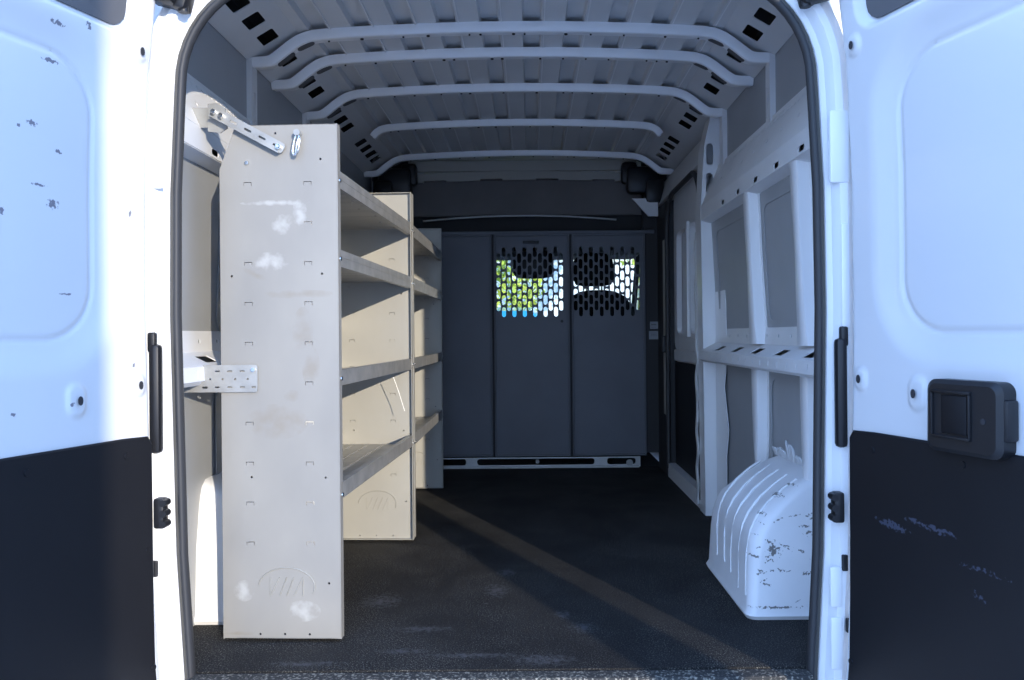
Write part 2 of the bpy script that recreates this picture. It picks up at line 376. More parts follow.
plate(bm, [(1.735, .868), (2.62, .868), (2.62, .95), (1.735, .95)], [], (0, 0, .075), (0, 1, 0), (1, 0, 0), -.004); obj('sliding_door_step', bm, 'inner', wr)
# header over the sliding door
bm = bmesh.new()
plate(bm, [(1.735, 0), (2.95, 0), (2.95, .16), (1.735, .16)], [circ(1.80, .08, .02, 12)], (.868, 0, 1.645), (0, 1, 0), V3((.30, 0, 1)).normalized(), .004)
box(bm, (.905, 2.34, 1.648), (.075, 1.22, .006)); obj('door_header', bm, 'roof', wr)
# front pillar zone beyond the sliding door
bm = bmesh.new()
box(bm, (.905, 2.80, .80), (.07, .34, 1.66), .008); obj('front_pillar', bm, 'dark', wr)
bm = bmesh.new(); plate(bm, [(2.66, .36), (2.72, .36), (2.72, 1.40), (2.66, 1.40)], [], (.866, 0, 0), (0, 1, 0), (0, 0, 1), -.003); obj('pillar_strip', bm, 'beige', wr)
bm = bmesh.new(); box(bm, (.855, 2.64, .78), (.03, .035, .10), .008); obj('door_catch', bm, 'black', wr)
bm = bmesh.new(); plate(bm, [(.72, 1.66), (.80, 1.57), (.86, 1.57), (.86, 1.68), (.70, 1.68)], [], (0, 2.85, 0), (1, 0, 0), (0, 0, 1), -.02); obj('corner_trim', bm, 'inner', wr)
# the sliding door itself
bm = bmesh.new()
box(bm, (.965, 2.18, .80), (.03, .94, 1.72), .01)
plate(bm, rrect(2.18, 1.20, .90, .90, .06), [rrect(2.40, 1.13, .30, .58, .05), rrect(2.00, 1.13, .34, .58, .05)], (.915, 0, 0), (0, 1, 0), (0, 0, 1), .03)
box(bm, (.93, 2.18, .715), (.04, .90, .07), .01)
d3 = obj('door_3', bm, 'inner', kind='structure')
bm = bmesh.new(); plate(bm, rrect(2.18, .375, .86, .60, .02), [], (.912, 0, 0), (0, 1, 0), (0, 0, 1), .02); obj('lower_trim_board', bm, 'panelblk', d3)
bm = bmesh.new(); box(bm, (.905, 2.19, 1.13), (.02, .05, .62), .006); obj('window_divider', bm, 'white', d3)
bm = bmesh.new(); box(bm, (.945, 2.05, .035), (.06, .6, .07), .006); obj('door_foot', bm, 'inner', d3)

# ------------------------------------------------------------------ ceiling
def zroof(x): return 1.940 + .022 * (1 - (x / .7) ** 2)
bm = bmesh.new(); prof = []
pit = .153; n0 = 5
prof.append((-.765, zroof(.765)))
for k in range(-n0, n0):
    xc = (k + .5) * pit
    for dx, dz in ((-.035, 0), (-.029, .022), (.029, .022), (.035, 0)):
        x = xc + dx
        if abs(x) < .75: prof.append((x, zroof(x) + dz))
prof.append((.765, zroof(.765)))
ysamp = [0.02, 2.82]
rows = []
for y in ysamp:
    rows.append([bm.verts.new((x, y, z)) for x, z in prof] + [bm.verts.new((x, y, z + .003)) for x, z in prof[::-1]])
r, q = rows; n = len(r)
for j in range(n): bm.faces.new((r[j], r[(j + 1) % n], q[(j + 1) % n], q[j]))
bm.faces.new(r); bm.faces.new(q[::-1])
ceil = obj('ceiling', bm, 'roof', kind='structure')
# seams: thin standing welds beside each groove
for k in range(-n0, n0):
    xc = (k + .5) * pit
    if abs(xc) > .72: continue
    bm = bmesh.new(); box(bm, (xc + .044, 1.4, zroof(xc) - .0015), (.004, 2.7, .004)); obj('roof_seam', bm, 'inner', ceil)
# cove panels with square holes
hy = [.48, .62, .76, .98, 1.24, 1.375, 1.68, 1.81, 1.94, 2.25, 2.38, 2.51, 2.64]
for s in (1, -1):
    bm = bmesh.new(); p, q = V3((s * .942, 0, 1.832)), V3((s * .752, 0, 1.945)); d = q - p; L = d.length; d.normalize()
    plate(bm, [(0.02, 0), (2.83, 0), (2.83, L), (0.02, L)], [rrect(y, L * .5, .082, .064, .008, 3) for y in hy], p, (0, 1, 0), d, s * .003)
    obj('cove_panel', bm, 'roof', ceil)
# roof bows
def bow(Y, full, drop=0.):
    if full: half = [(0, 1.925), (.25, 1.922), (.50, 1.913), (.68, 1.903), (.72, 1.897), (.75, 1.885), (.78, 1.865), (.83, 1.825), (.85, 1.812), (.875, 1.806), (.94, 1.804)]
    else: half = [(0, 1.925), (.25, 1.922), (.50, 1.913), (.66, 1.903), (.70, 1.895), (.72, 1.88), (.73, 1.865)]
    half = [(x, z - drop) for x, z in half]
    pts = [(-x, z) for x, z in half[::-1]] + half[1:]
    sm = []
    for a, c in zip(pts, pts[1:]):
        for k in range(3): sm.append((a[0] + (c[0] - a[0]) * k / 3, a[1] + (c[1] - a[1]) * k / 3))
    sm.append(pts[-1])
    for _ in range(1): sm = [sm[0]] + [((a[0] + 2 * b2[0] + c[0]) / 4, (a[1] + 2 * b2[1] + c[1]) / 4) for a, b2, c in zip(sm, sm[1:], sm[2:])] + [sm[-1]]
    fr = []
    for i in range(len(sm)):
        a, c = sm[max(i - 1, 0)], sm[min(i + 1, len(sm) - 1)]; t = V3((c[0] - a[0], 0, c[1] - a[1])).normalized(); fr.append((V3((0, 1, 0)), V3((-t.z, 0, t.x))))
    b_ = bmesh.new()
    prof = [(0, .038), (.003, 0.012), (.008, .005), (.018, .004), (.024, .008), (.060, .012), (.064, .038), (.061, .038), (.057, .015), (.022, .011), (.017, .008), (.011, .009), (.007, .014), (.003, .038)]
    sweep(b_, [(x, Y, z) for x, z in sm], prof, frames=fr)
    o = obj('roof_bow', b_, 'white', ceil, smooth=35)
    # plug holes along the lower flange
    rr = random.Random(int(Y * 100)); x = -.66
    while x < .68:
        z = lerp(half, abs(x)) ; r_ = rr.choice((.0035, .0045, .006))
        b_ = bmesh.new(); cyl(b_, (x, Y + .042, z + .0055), (x, Y + .042, z + .012), r_, 10); x += rr.choice((.04, .09, .15, .12)); obj('bow_fixing', b_, 'ink', o)
    if full:
        for s in (1, -1):                                            # oval slots at the bend
            for (xa, za, xb, zb) in ((.715, 1.9, .765, 1.877), (.785, 1.86, .835, 1.823)):
                b_ = bmesh.new(); a = V3((s * xa, Y + .040, za - drop - .0)); c = V3((s * xb, Y + .040, zb - drop)); d = (c - a).normalized(); up = V3((-d.z, 0, d.x)) * (1 if s > 0 else -1)
                plate(b_, rrect((c - a).length / 2, 0, (c - a).length * 1.2, .030, .014), [], a + up * .0075, d, V3((0, 1, 0)), .003); obj('bow_slot', b_, 'roofdark', o)
for Y, full in ((.82, 1), (1.07, 1), (1.50, 1), (2.07, 0), (2.75, 1)): bow(Y, full)
# outer roof and body skin
bm = bmesh.new()
op = [(-1.0, 1.72), (-.985, 1.86), (-.93, 1.97), (-.8, 2.04), (0, 2.07), (.8, 2.04), (.93, 1.97), (.985, 1.86), (1.0, 1.72)]
ip = [(x * .985, z - .012) for x, z in op]
sweep(bm, [(0, -.02, 0), (0, 4.9, 0)], op + ip[::-1], frames=[((1, 0, 0), (0, 0, 1))] * 2)
obj('roof_skin', bm, 'white', ceil, smooth=50)
bm = bmesh.new(); sweep(bm, [(0, 0.02, 0), (0, 2.9, 0)], [(x * .98, z - .02) for x, z in op], close_prof=False, frames=[((1, 0, 0), (0, 0, 1))] * 2); obj('cavity_shade_sheet', bm, 'dark', ceil)  # dark sheet standing in for the shade behind the cove holes
for s, w in ((1, wr), (-1, wl)):
    bm = bmesh.new(); hs = [rrect(4.25, 1.15, .9, .55, .1)]
    plate(bm, [(.0, -.45), (5.6, -.45), (5.6, .75), (5.3, .95), (4.7, 1.74), (0, 1.74)], hs, (s * .992, 0, 0), (0, 1, 0), (0, 0, 1), s * .01); obj('body_side', bm, 'white', w)
# front interior header and overhead boards
bm = bmesh.new()
n = 40; 
for k in range(n):
    x = -.72 + (k + .5) * 1.44 / n; dz = .010 * (abs(((x / .36) % 1) - .5) < .17) 
    box(bm, (x, 3.02, 1.862 + dz / 2 - .006 * (x / .7) ** 2 * 3), (1.44 / n + .001, .02, .055 - dz), 0)
box(bm, (0, 3.02, 1.925), (1.5, .03, .07), .005)
wf = obj('wall_front', bm, 'beige', kind='structure')
bm = bmesh.new(); box(bm, (0, 3.10, 1.74), (1.86, .03, .25), .01); obj('overhead_board', bm, 'headliner', wf)
bm = bmesh.new(); box(bm, (-.82, 3.0, 1.72), (.22, .05, .5), .01); box(bm, (.86, 3.0, 1.72), (.16, .05, .5), .01); obj('overhead_filler', bm, 'dark', wf)
bm = bmesh.new()
pts = [(-.62 + 1.24 * k / 24, 3.02, 1.575 + .03 * (1 - ((k - 12) / 12) ** 2)) for k in range(25)]; tube(bm, pts, .006, 8); obj('overhead_lip', bm, 'bare', wf, smooth=60)
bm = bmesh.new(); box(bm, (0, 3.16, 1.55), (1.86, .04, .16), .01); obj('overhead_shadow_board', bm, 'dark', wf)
for s, nm in ((1, 1), (-1, 0)):
    b_ = bmesh.new(); rr = random.Random(3 + nm)
    box(b_, (s * .775, 2.90, 1.80), (.21, .10, .17), .03); box(b_, (s * .84, 2.88, 1.73), (.12, .10, .16), .03); box(b_, (s * .69, 2.92, 1.85), (.10, .08, .14), .025)
    obj('corner_mount', b_, 'black', wf, smooth=40)

# ------------------------------------------------------------------ rear frame: jambs, seal
def contour(hw_tab, top, r):
    """half opening path from floor up and over to the centre line (x >= 0)"""
    pts = []; z = -.12
    while z < top - r - .001: pts.append((lerp(hw_tab, z), z)); z += .06
    hx = lerp(hw_tab, top - r)
    for k in range(13):
        a = math.pi / 2 * k / 12; pts.append((hx - r + r * math.cos(a), top - r + r * math.sin(a)))
    for k in range(1, 7): pts.append(((hx - r) * (1 - k / 6), top + .006 * k / 6))
    return pts
H1 = [(-.2, .770), (0, .778), (.3, .795), (.9, .806), (1.2, .803), (1.45, .791), (1.8, .769)]
half = contour(H1, 1.745, .27)
full = [(x, z) for x, z in half] + [(-x, z) for x, z in half[::-1][1:]]
def frames_for(pts):
    fr = []
    for i in range(len(pts)):
        a, c = pts[max(i - 1, 0)], pts[min(i + 1, len(pts) - 1)]; t = V3((c[0] - a[0], 0, c[1] - a[1])).normalized()
        fr.append((V3((t.z, 0, -t.x)), V3((0, 1, 0))))                # A = outward
    return fr
P3 = [(x, 0, z) for x, z in full]; FR = frames_for(full)
bm = bmesh.new()
# profile (outward, y): stepped flange from seal to the outer body edge
prof = [(.012, .02), (.014, .004), (.020, -.004), (.034, -.008), (.042, -.02), (.048, -.030), (.066, -.032), (.078, -.022), (.092, -.020), (.100, .02), (.150, .05), (.150, .09), (.014, .04)]
sweep(bm, P3, prof, frames=FR)
rear = obj('wall_rear', bm, 'white', kind='structure', smooth=35)
bm = bmesh.new()                                                     # outer closing skin between opening frame and body side
o1 = [(x, z) for x, z in full]
out = [(p[0] + f[0].x * .10, p[1] + f[0].z * .10) for p, f in zip(full, FR)]
outer = [(-.998, -.12), (-.998, 1.72), (-.985, 1.86), (-.93, 1.97), (-.8, 2.04), (0, 2.07), (.8, 2.04), (.93, 1.97), (.985, 1.86), (.998, 1.72), (.998, -.12)]
plate(bm, out + outer, [], (0, .04, 0), (1, 0, 0), (0, 0, 1), -.01); obj('rear_skin', bm, 'white', rear)
bm = bmesh.new(); seg = 12                                             # rubber weatherstrip
sweep(bm, P3, [(-.004 + .0095 * math.cos(2 * math.pi * k / seg), -.012 + .014 * math.sin(2 * math.pi * k / seg)) for k in range(seg)], frames=FR)
t1 = obj('trim_1', bm, 'rubber', kind='structure', smooth=60)
bm = bmesh.new(); sweep(bm, P3, [(.002, -.014), (.013, -.014), (.015, .002), (.002, .016)], frames=FR); obj('seal_flange', bm, 'trimgrey', t1)
bm = bmesh.new(); box(bm, (0, .0, -.08), (1.56, .06, .10), .01); obj('sill_panel', bm, 'white', rear)
for s in (1, -1):
    hx = s * .852
    b_ = bmesh.new()                                                  # door check / latch block
    box(b_, (s * .834, -.040, .41), (.026, .03, .075), .006)
    for dz in (-.026, 0, .026): cyl(b_, (s * .822, -.058, .41 + dz), (s * .822, -.03, .41 + dz), .009, 10)
    obj('latch_block', b_, 'black', rear, smooth=40)
    b_ = bmesh.new(); box(b_, (s * .848, -.030, .69), (.028, .03, .27), .010); box(b_, (s * .856, -.030, .83), (.02, .02, .05), .006); obj('hinge_recess', b_, 'black', rear, smooth=40)
    b_ = bmesh.new(); box(b_, (s * .853, -.033, .27), (.014, .012, .04), .003); obj('drain_slot', b_, 'black', rear)
    b_ = bmesh.new(); box(b_, (s * .862, -.033, .115), (.014, .012, .035), .003); obj('drain_slot', b_, 'black', rear)
    b_ = bmesh.new(); box(b_, (s * .832, -.030, .21), (.030, .010, .10), .005); box(b_, (s * .832, -.030, .07), (.030, .010, .13), .005); obj('jamb_boss', b_, 'white', rear, smooth=40)
    b_ = bmesh.new(); box(b_, (s * .850, -.029, 1.30), (.05, .012, .18), .006); box(b_, (s * .862, -.030, .98), (.022, .010, .26), .005); obj('jamb_boss', b_, 'white', rear, smooth=40)
    b_ = bmesh.new(); rot = Matrix.Rotation(s * -.25, 3, 'Y')
    box(b_, (s * .795, -.055, 1.72), (.07, .07, .13), .012, rot); box(b_, (s * .765, -.04, 1.69), (.04, .05, .09), .010, rot); cyl(b_, (s * .765, -.045, 1.64), (s * .765, -.045, 1.76), .012, 12)
    obj('door_hinge', b_, 'black', rear, smooth=40)

# ------------------------------------------------------------------ rear doors
HWD = [(-.2, .812), (0, .828), (.3, .842), (.9, .853), (1.2, .852), (1.5, .840), (1.8, .805)]
DW = .78; TH = math.radians(106.5)
def door(s, name, mat):
    """s=+1 right door. local u: hinge to latch, v: height, w: towards the interior face"""
    ang = TH - math.pi / 2
    e = V3((s * math.sin(ang), -math.cos(ang), 0)); nrm = V3((-s * math.cos(ang), -math.sin(ang), 0))
    O = V3((s * .0, -.045, 0))
    def T(u, v, w):
        h = lerp(HWD, v) * (1 - u / DW) + .865 * (u / DW)
        return V3((s * h, -.045, v)) + e * u + nrm * w
    def f(u, v):
        # raised pillar ridge around a big recessed field
        d = sdrr(u, v, .427, 1.148, .262, .308, .12)
        w = -.018 * (1 - sstep(.0, .085, d)) - .0055 * math.exp(-((d - .001) / .0048) ** 2)
        w -= .030 * (1 - sstep(0, .025, u))                              # rounded hinge edge
        # upper access opening
        d2 = sdrr(u, v, .41, 1.68, .33, .12, .045); w = w * sstep(-.01, .01, d2) - .022 * (1 - sstep(-.008, .014, d2))
        for (bu, bv, ru, rv) in ((.055, 1.525, .018, .022), (.052, .728, .017, .024), (.225, .705, .022, .034)):
            d3_ = sdrr(u, v, bu, bv, ru, rv, ru * .95); w += .006 * (1 - sstep(-.004, .006, d3_)) 
        return w
    us = [DW * k / 150 for k in range(151)]; vs = [-.22 + 2.04 * k / 330 for k in range(331)]
    b_ = bmesh.new(); G = [[b_.verts.new(T(u, v, f(u, v))) for v in vs] for u in us]
    K = [[b_.verts.new(T(u, v, -.075)) for v in (vs[0], vs[-1])] for u in (us[0], us[-1])]
    for a, c in zip(G, G[1:]):
        for j in range(len(vs) - 1):
            # real opening in the upper part
            u = us[G.index(a)] if False else None
            b_.faces.new((a[j], a[j + 1], c[j + 1], c[j]))
    # cut the upper opening
    dele = []
    for fc in b_.faces:
        pass
    # sides
    B = [[b_.verts.new(T(u, v, -.07)) for v in vs] for u in (us[0], us[-1])]
    Bt = [[b_.verts.new(T(u, v, -.07)) for u in us] for v in (vs[0], vs[-1])]
    for j in range(len(vs) - 1):
        b_.faces.new((G[0][j], G[0][j + 1], B[0][j + 1], B[0][j])); b_.faces.new((G[-1][j], G[-1][j + 1], B[1][j + 1], B[1][j]))
    for i in range(len(us) - 1):
        b_.faces.new((G[i][0], G[i + 1][0], Bt[0][i + 1], Bt[0][i])); b_.faces.new((G[i][-1], G[i + 1][-1], Bt[1][i + 1], Bt[1][i]))
    b_.faces.new([x for x in B[0]] + [x for x in B[1][::-1]])
    for x in sum(K, []): b_.verts.remove(x)
    bmesh.ops.remove_doubles(b_, verts=b_.verts, dist=.0002)
    d = obj(name, b_, mat, kind='structure', smooth=70)
    def skinpart(pname, outline, w0, th, mat_, bev=0.003, par=None):
        bb = bmesh.new(); vs_ = [T(u, v, w0) for u, v in outline]
        a = [bb.verts.new(p) for p in vs_]; c = [bb.verts.new(p + nrm * th) for p in vs_]
        # slightly inset front for a soft edge
        cen = sum((p for p in vs_), V3()) / len(vs_); ins = [bb.verts.new(p + nrm * (th + bev) + (cen - p).normalized() * bev * 1.5) for p in vs_]
        m_ = len(a)
        for j in range(m_):
            k = (j + 1) % m_; bb.faces.new((a[j], a[k], c[k], c[j])); bb.faces.new((c[j], c[k], ins[k], ins[j]))
        bb.faces.new(ins); bb.faces.new(a[::-1])
        return obj(pname, bb, mat_, par or d, smooth=30)
    board = [(.022 + .10 * 0, -.10)]
    # lower black board, following the hinge side curve
    ol = [(.020, .585), (.032, .603), (.10, .606), (.40, .606), (.735, .606), (.75, .59), (.75, -.16), (.034, -.16), (.036, .05), (.030, .2), (.024, .35)]
    bd = skinpart('lower_trim_board', ol, f(.3, .2) + .001, .004, 'panelblk')
    for (u, v) in ((.10, .565), (.35, .57), (.60, .57), (.045, .33), (.045, .05), (.72, .33), (.72, .02)):
        bb = bmesh.new(); c = T(u, v, .008); cyl(bb, c - nrm * .004, c + nrm * .003, .009, 14, .007); obj('trim_clip', bb, 'panelblk', bd, smooth=40)
    for (u, v) in ((.055, 1.525), (.052, .728), (.225, .705)):
        bb = bmesh.new(); q_ = [(u + .006 * math.cos(a * math.pi / 8), v + .010 * math.sin(a * math.pi / 8)) for a in range(16)]
        plate(bb, q_, [], T(0, v, f(u, v) + .0012) * 1 - V3((0, 0, v)) , e, (0, 0, 1), .002 * (1 if s > 0 else -1)); obj('plug_hole', bb, 'ink', d)
    # dark upper access opening with its liner
    q_ = rrect(.41, 1.68, .645, .225, .04)
    bb = bmesh.new(); pp = [(u + .12 * (1.65 - v) * 0, v) for u, v in q_]
    vv = [bb.verts.new(T(u, v, -.017)) for u, v in pp]; bb.faces.new(vv); ex = bmesh.ops.extrude_face_region(bb, geom=list(bb.faces)); bmesh.ops.translate(bb, vec=nrm * -.003, verts=[x for x in ex['geom'] if isinstance(x, bmesh.types.BMVert)])
    obj('upper_opening', bb, 'roofdark', d)
    return d, T, nrm, e, f, skinpart
d2_, T2, nr2, e2, f2, sp2 = door(1, 'door_2', 'door_r')
d1_, T1, nr1, e1, f1, sp1 = door(-1, 'door_1', 'door_l')
# handle on the right door
hb_ = sp2('door_handle', rrect(.372, .668, .180, .148, .022, 6), f2(.36, .6) - .004, .034, 'black', .008)
bb = bmesh.new()
def hbox(bb, u0, u1, v0, v1, w0, w1, bev=.004):
    c = T2((u0 + u1) / 2, (v0 + v1) / 2, (w0 + w1) / 2); rot = Matrix((e2, V3((0, 0, 1)), nr2)).transposed(); box(bb, c, (u1 - u0, v1 - v0, abs(w1 - w0)), bev, rot)
w0 = .036 + f2(.36, .6)
hbox(bb, .300, .307, .628, .715, w0, w0 + .008, .002); hbox(bb, .300, .398, .715, .721, w0, w0 + .008, .002); hbox(bb, .300, .398, .624, .630, w0, w0 + .008, .002); hbox(bb, .392, .398, .628, .715, w0, w0 + .008, .002)
obj('handle_rim', bb, 'black', hb_, smooth=40)
bb = bmesh.new(); hbox(bb, .326, .390, .634, .712, w0, w0 + .006, .004); obj('pull_flap', bb, 'panelblk', hb_, smooth=40)
bb = bmesh.new(); c = T2(.424, .666, w0); cyl(bb, c, c + nr2 * .003, .006, 14); obj('key_hole', bb, 'ink', hb_)
bb = bmesh.new(); hbox(bb, .452, .470, .63, .71, .0, .03, .006); obj('latch_lug', bb, 'black', hb_, smooth=40)
# scuffs on left door (object space = world space)
mk = []
def mark(px, py, rx, rz, tilt=0):
    # solve s on left door plane for a pixel of the photo
    k = (530 - px) / PX; s_ = (k * 1.905 - .925) / (.284 + .959 * k); D = 1.905 - .959 * s_; z = .84 + (335 - py) / PX * D
    p = T1(s_, z, f1(s_, z)); mk.append((tuple(p), (rx * .5, rx, rz), tilt))
for a in [(q[0], q[1], q[2] * .72, q[3] * .6, *q[4:]) for q in ((42, 118, .022, .014), (68, 147, .018, .009), (63, 200, .028, .024), (12, 205, .024, .016), (60, 18, .030, .012), (88, 22, .014, .018), (58, 55, .04, .01), (70, 400, .014, .012), (16, 410, .012, .010), (132, 210, .010, .016), (134, 362, .008, .012), (50, 180, .034, .006), (30, 120, .012, .006), (75, 290, .03, .005), (5, 130, .02, .01))]: mark(*a)
add_marks(M['door_l'], mk, (.22, .21, .24), 130., .46)
am = [((.71 + random.uniform(0, .2), .33, random.uniform(.05, .3)), (random.uniform(.01, .03), .06, random.uniform(.003, .007)), random.uniform(-.6, .6)) for _ in range(34)]
am += [((.78, .33, .035), (.12, .05, .006), 0), ((.77, .33, .20), (.03, .05, .035), .3), ((.75, .37, .30), (.02, .05, .008), 0), ((.80, .40, .35), (.03, .05, .008), 0), ((.84, .4, .38), (.03, .05, .006), 0)]
add_marks(M['arch'], am, (.20, .19, .18), 150., .53)
hm = [((.94, -.3, .42), (.08, .08, .010), .2), ((1.0, -.42, .37), (.08, .09, .008), 0), ((.9, -.2, .40), (.06, .06, .012), .3), ((.98, -.4, .28), (.06, .06, .014), 1.)]
add_marks(M['panelblk'], hm, (.05, .055, .08), 110., .46)

for o_, x_ in ((rear, -.0195), (t1, -.0195), (d1_, -.0135), (d2_, -.0135)): o_.location.x = x_
def pm(px, py, rx, rz, t=0): D = 2.12; return ((.06 + (px - 530) / PX * D, .18, .84 + (335 - py) / PX * D), (rx, .1, rz), t)
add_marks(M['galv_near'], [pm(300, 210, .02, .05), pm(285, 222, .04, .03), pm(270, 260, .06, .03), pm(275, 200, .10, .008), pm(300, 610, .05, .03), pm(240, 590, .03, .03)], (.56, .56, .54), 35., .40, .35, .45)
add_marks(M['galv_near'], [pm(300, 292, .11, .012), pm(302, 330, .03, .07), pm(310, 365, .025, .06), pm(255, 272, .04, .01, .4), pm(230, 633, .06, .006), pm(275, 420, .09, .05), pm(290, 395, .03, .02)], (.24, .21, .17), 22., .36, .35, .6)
def fm(px, py, rx, ry): D = .84 * PX / (py - 335); return ((.06 + (px - 530) / PX * D, D - 1.95, 0), (rx, ry, .05), 0)
add_marks(M['floor'], [fm(484, 603, .012, .006), fm(495, 590, .05, .09), fm(505, 572, .04, .05), fm(580, 628, .05, .05), fm(560, 615, .03, .04), fm(400, 650, .09, .02), fm(420, 628, .10, .03), fm(300, 662, .12, .02), fm(470, 655, .16, .02), fm(380, 600, .08, .08), fm(540, 660, .10, .04)], (.10, .10, .105), 70., .40, .4, .8)
# ------------------------------------------------------------------ partition
YP = 2.95
pt = empty('partition', (0.14, YP, 0), 'dark grey steel partition with two perforated windows closing off the cab', 'partition')
def rel(name, b_, mat, par, **kw):
    o = obj(name, b_, mat, par, **kw); o.location = -(par.location if par.type == 'EMPTY' else Vector((0, 0, 0))); return o
def perf(x0, x1, ncol, z0, z1):
    hs = []; pitch = (x1 - x0) / ncol; vp = .0755; hh = .063; w = .0255
    for c in range(ncol):
        x = x0 + pitch * (c + .5); z = z1 - (0 if c % 2 else vp / 2) - hh / 2 + .03
        z = z1 - hh / 2 - (vp / 2 if c % 2 == 0 else 0)
        while z - hh / 2 > z0 - .001: hs.append(rrect(x, z, w, hh, w / 2, 3)); z -= vp
    return hs
Z0, Z1 = .075, 1.475
def pan(name, x0, x1, hs, y=YP, mat='part', th=.012):
    b_ = bmesh.new(); plate(b_, [(x0, Z0), (x1, Z0), (x1, Z1), (x0, Z1)], hs, (0, y, 0), (1, 0, 0), (0, 0, 1), -th)
    # rolled edges
    for x in (x0 + .006, x1 - .006): box(b_, (x, y - .008, (Z0 + Z1) / 2), (.012, .018, Z1 - Z0), .004)
    for z in (Z0 + .006, Z1 - .006): box(b_, ((x0 + x1) / 2, y - .006, z), (x1 - x0, .014, .012), .003)
    return rel(name, b_, mat, pt)
pan('left_panel', -.84, -.178, [])
po = pan('partition_door', -.165, .312, perf(-.152, .275, 13, .955, 1.395), YP - .008)
pan('right_panel', .325, .790, perf(.335, .762, 13, .955, 1.395))
bm = bmesh.new(); box(bm, (-.1715, YP + .01, .78), (.02, .02, 1.4)); rel('door_post', bm, 'dark', pt); bm = bmesh.new(); box(bm, (.3185, YP + .01, .78), (.02, .02, 1.4)); rel('door_post', bm, 'dark', pt)
bm = bmesh.new(); box(bm, (.835, YP + .015, .80), (.085, .03, 1.42), .005); rel('side_panel', bm, 'dark', pt)
bm = bmesh.new(); box(bm, (0, YP + .01, 1.485), (1.7, .05, .022), .004); rel('top_rail', bm, 'part', pt)
bm = bmesh.new(); box(bm, (.07, YP - .022, 1.425), (.10, .012, .018), .004); box(bm, (.07, YP - .03, 1.427), (.08, .008, .008), .002); rel('door_latch', bm, 'black', pt)
bm = bmesh.new(); cyl(bm, (.262, YP - .012, .925), (.262, YP - .018, .925), .009, 14); rel('lock_hole', bm, 'ink', pt)
for zz, nm, hgt in ((.895, 0, .045), (.832, 1, .052)):
    bm = bmesh.new(); box(bm, (.842 + (0 if nm else .004), YP - .002, zz), (.06 if nm else .054, .002, hgt), .0006, seg=1); st = rel('warning_label', bm, 'sticker', pt)
    bm = bmesh.new()
    for k in range(4):
        if nm and k == 3: continue
        box(bm, (.842, YP - .0035, zz + .014 - k * .009), (.04 - .006 * (k % 2), .001, .0035 if k == 1 and not nm else .0016))
    o = obj('label_lines', bm, 'ink', st)
# body sill under it, with long openings
bm = bmesh.new()
plate(bm, [(-.60, 0.005), (.75, .005), (.75, .068), (-.60, .068)], [rrect(-.45, .040, .20, .040, .016), rrect(.09, .040, .74, .040, .016), rrect(.63, .040, .18, .040, .016)], (0, YP - .004, 0), (1, 0, 0), (0, 0, 1), .006)
box(bm, (.09, YP - .02, .008), (1.3, .03, .012), .002)
sl = obj('floor_crossmember', bm, 'bare', floor)
bm = bmesh.new(); cyl(bm, (.10, YP - .01, .04), (.10, YP + .02, .04), .012, 12); obj('crossmember_bolt', bm, 'zinc', sl, smooth=40); bm = bmesh.new(); cyl(bm, (.68, YP - .02, .03), (.68, YP + .02, .03), .022, 14, .014); obj('crossmember_bolt', bm, 'zinc', sl, smooth=40)

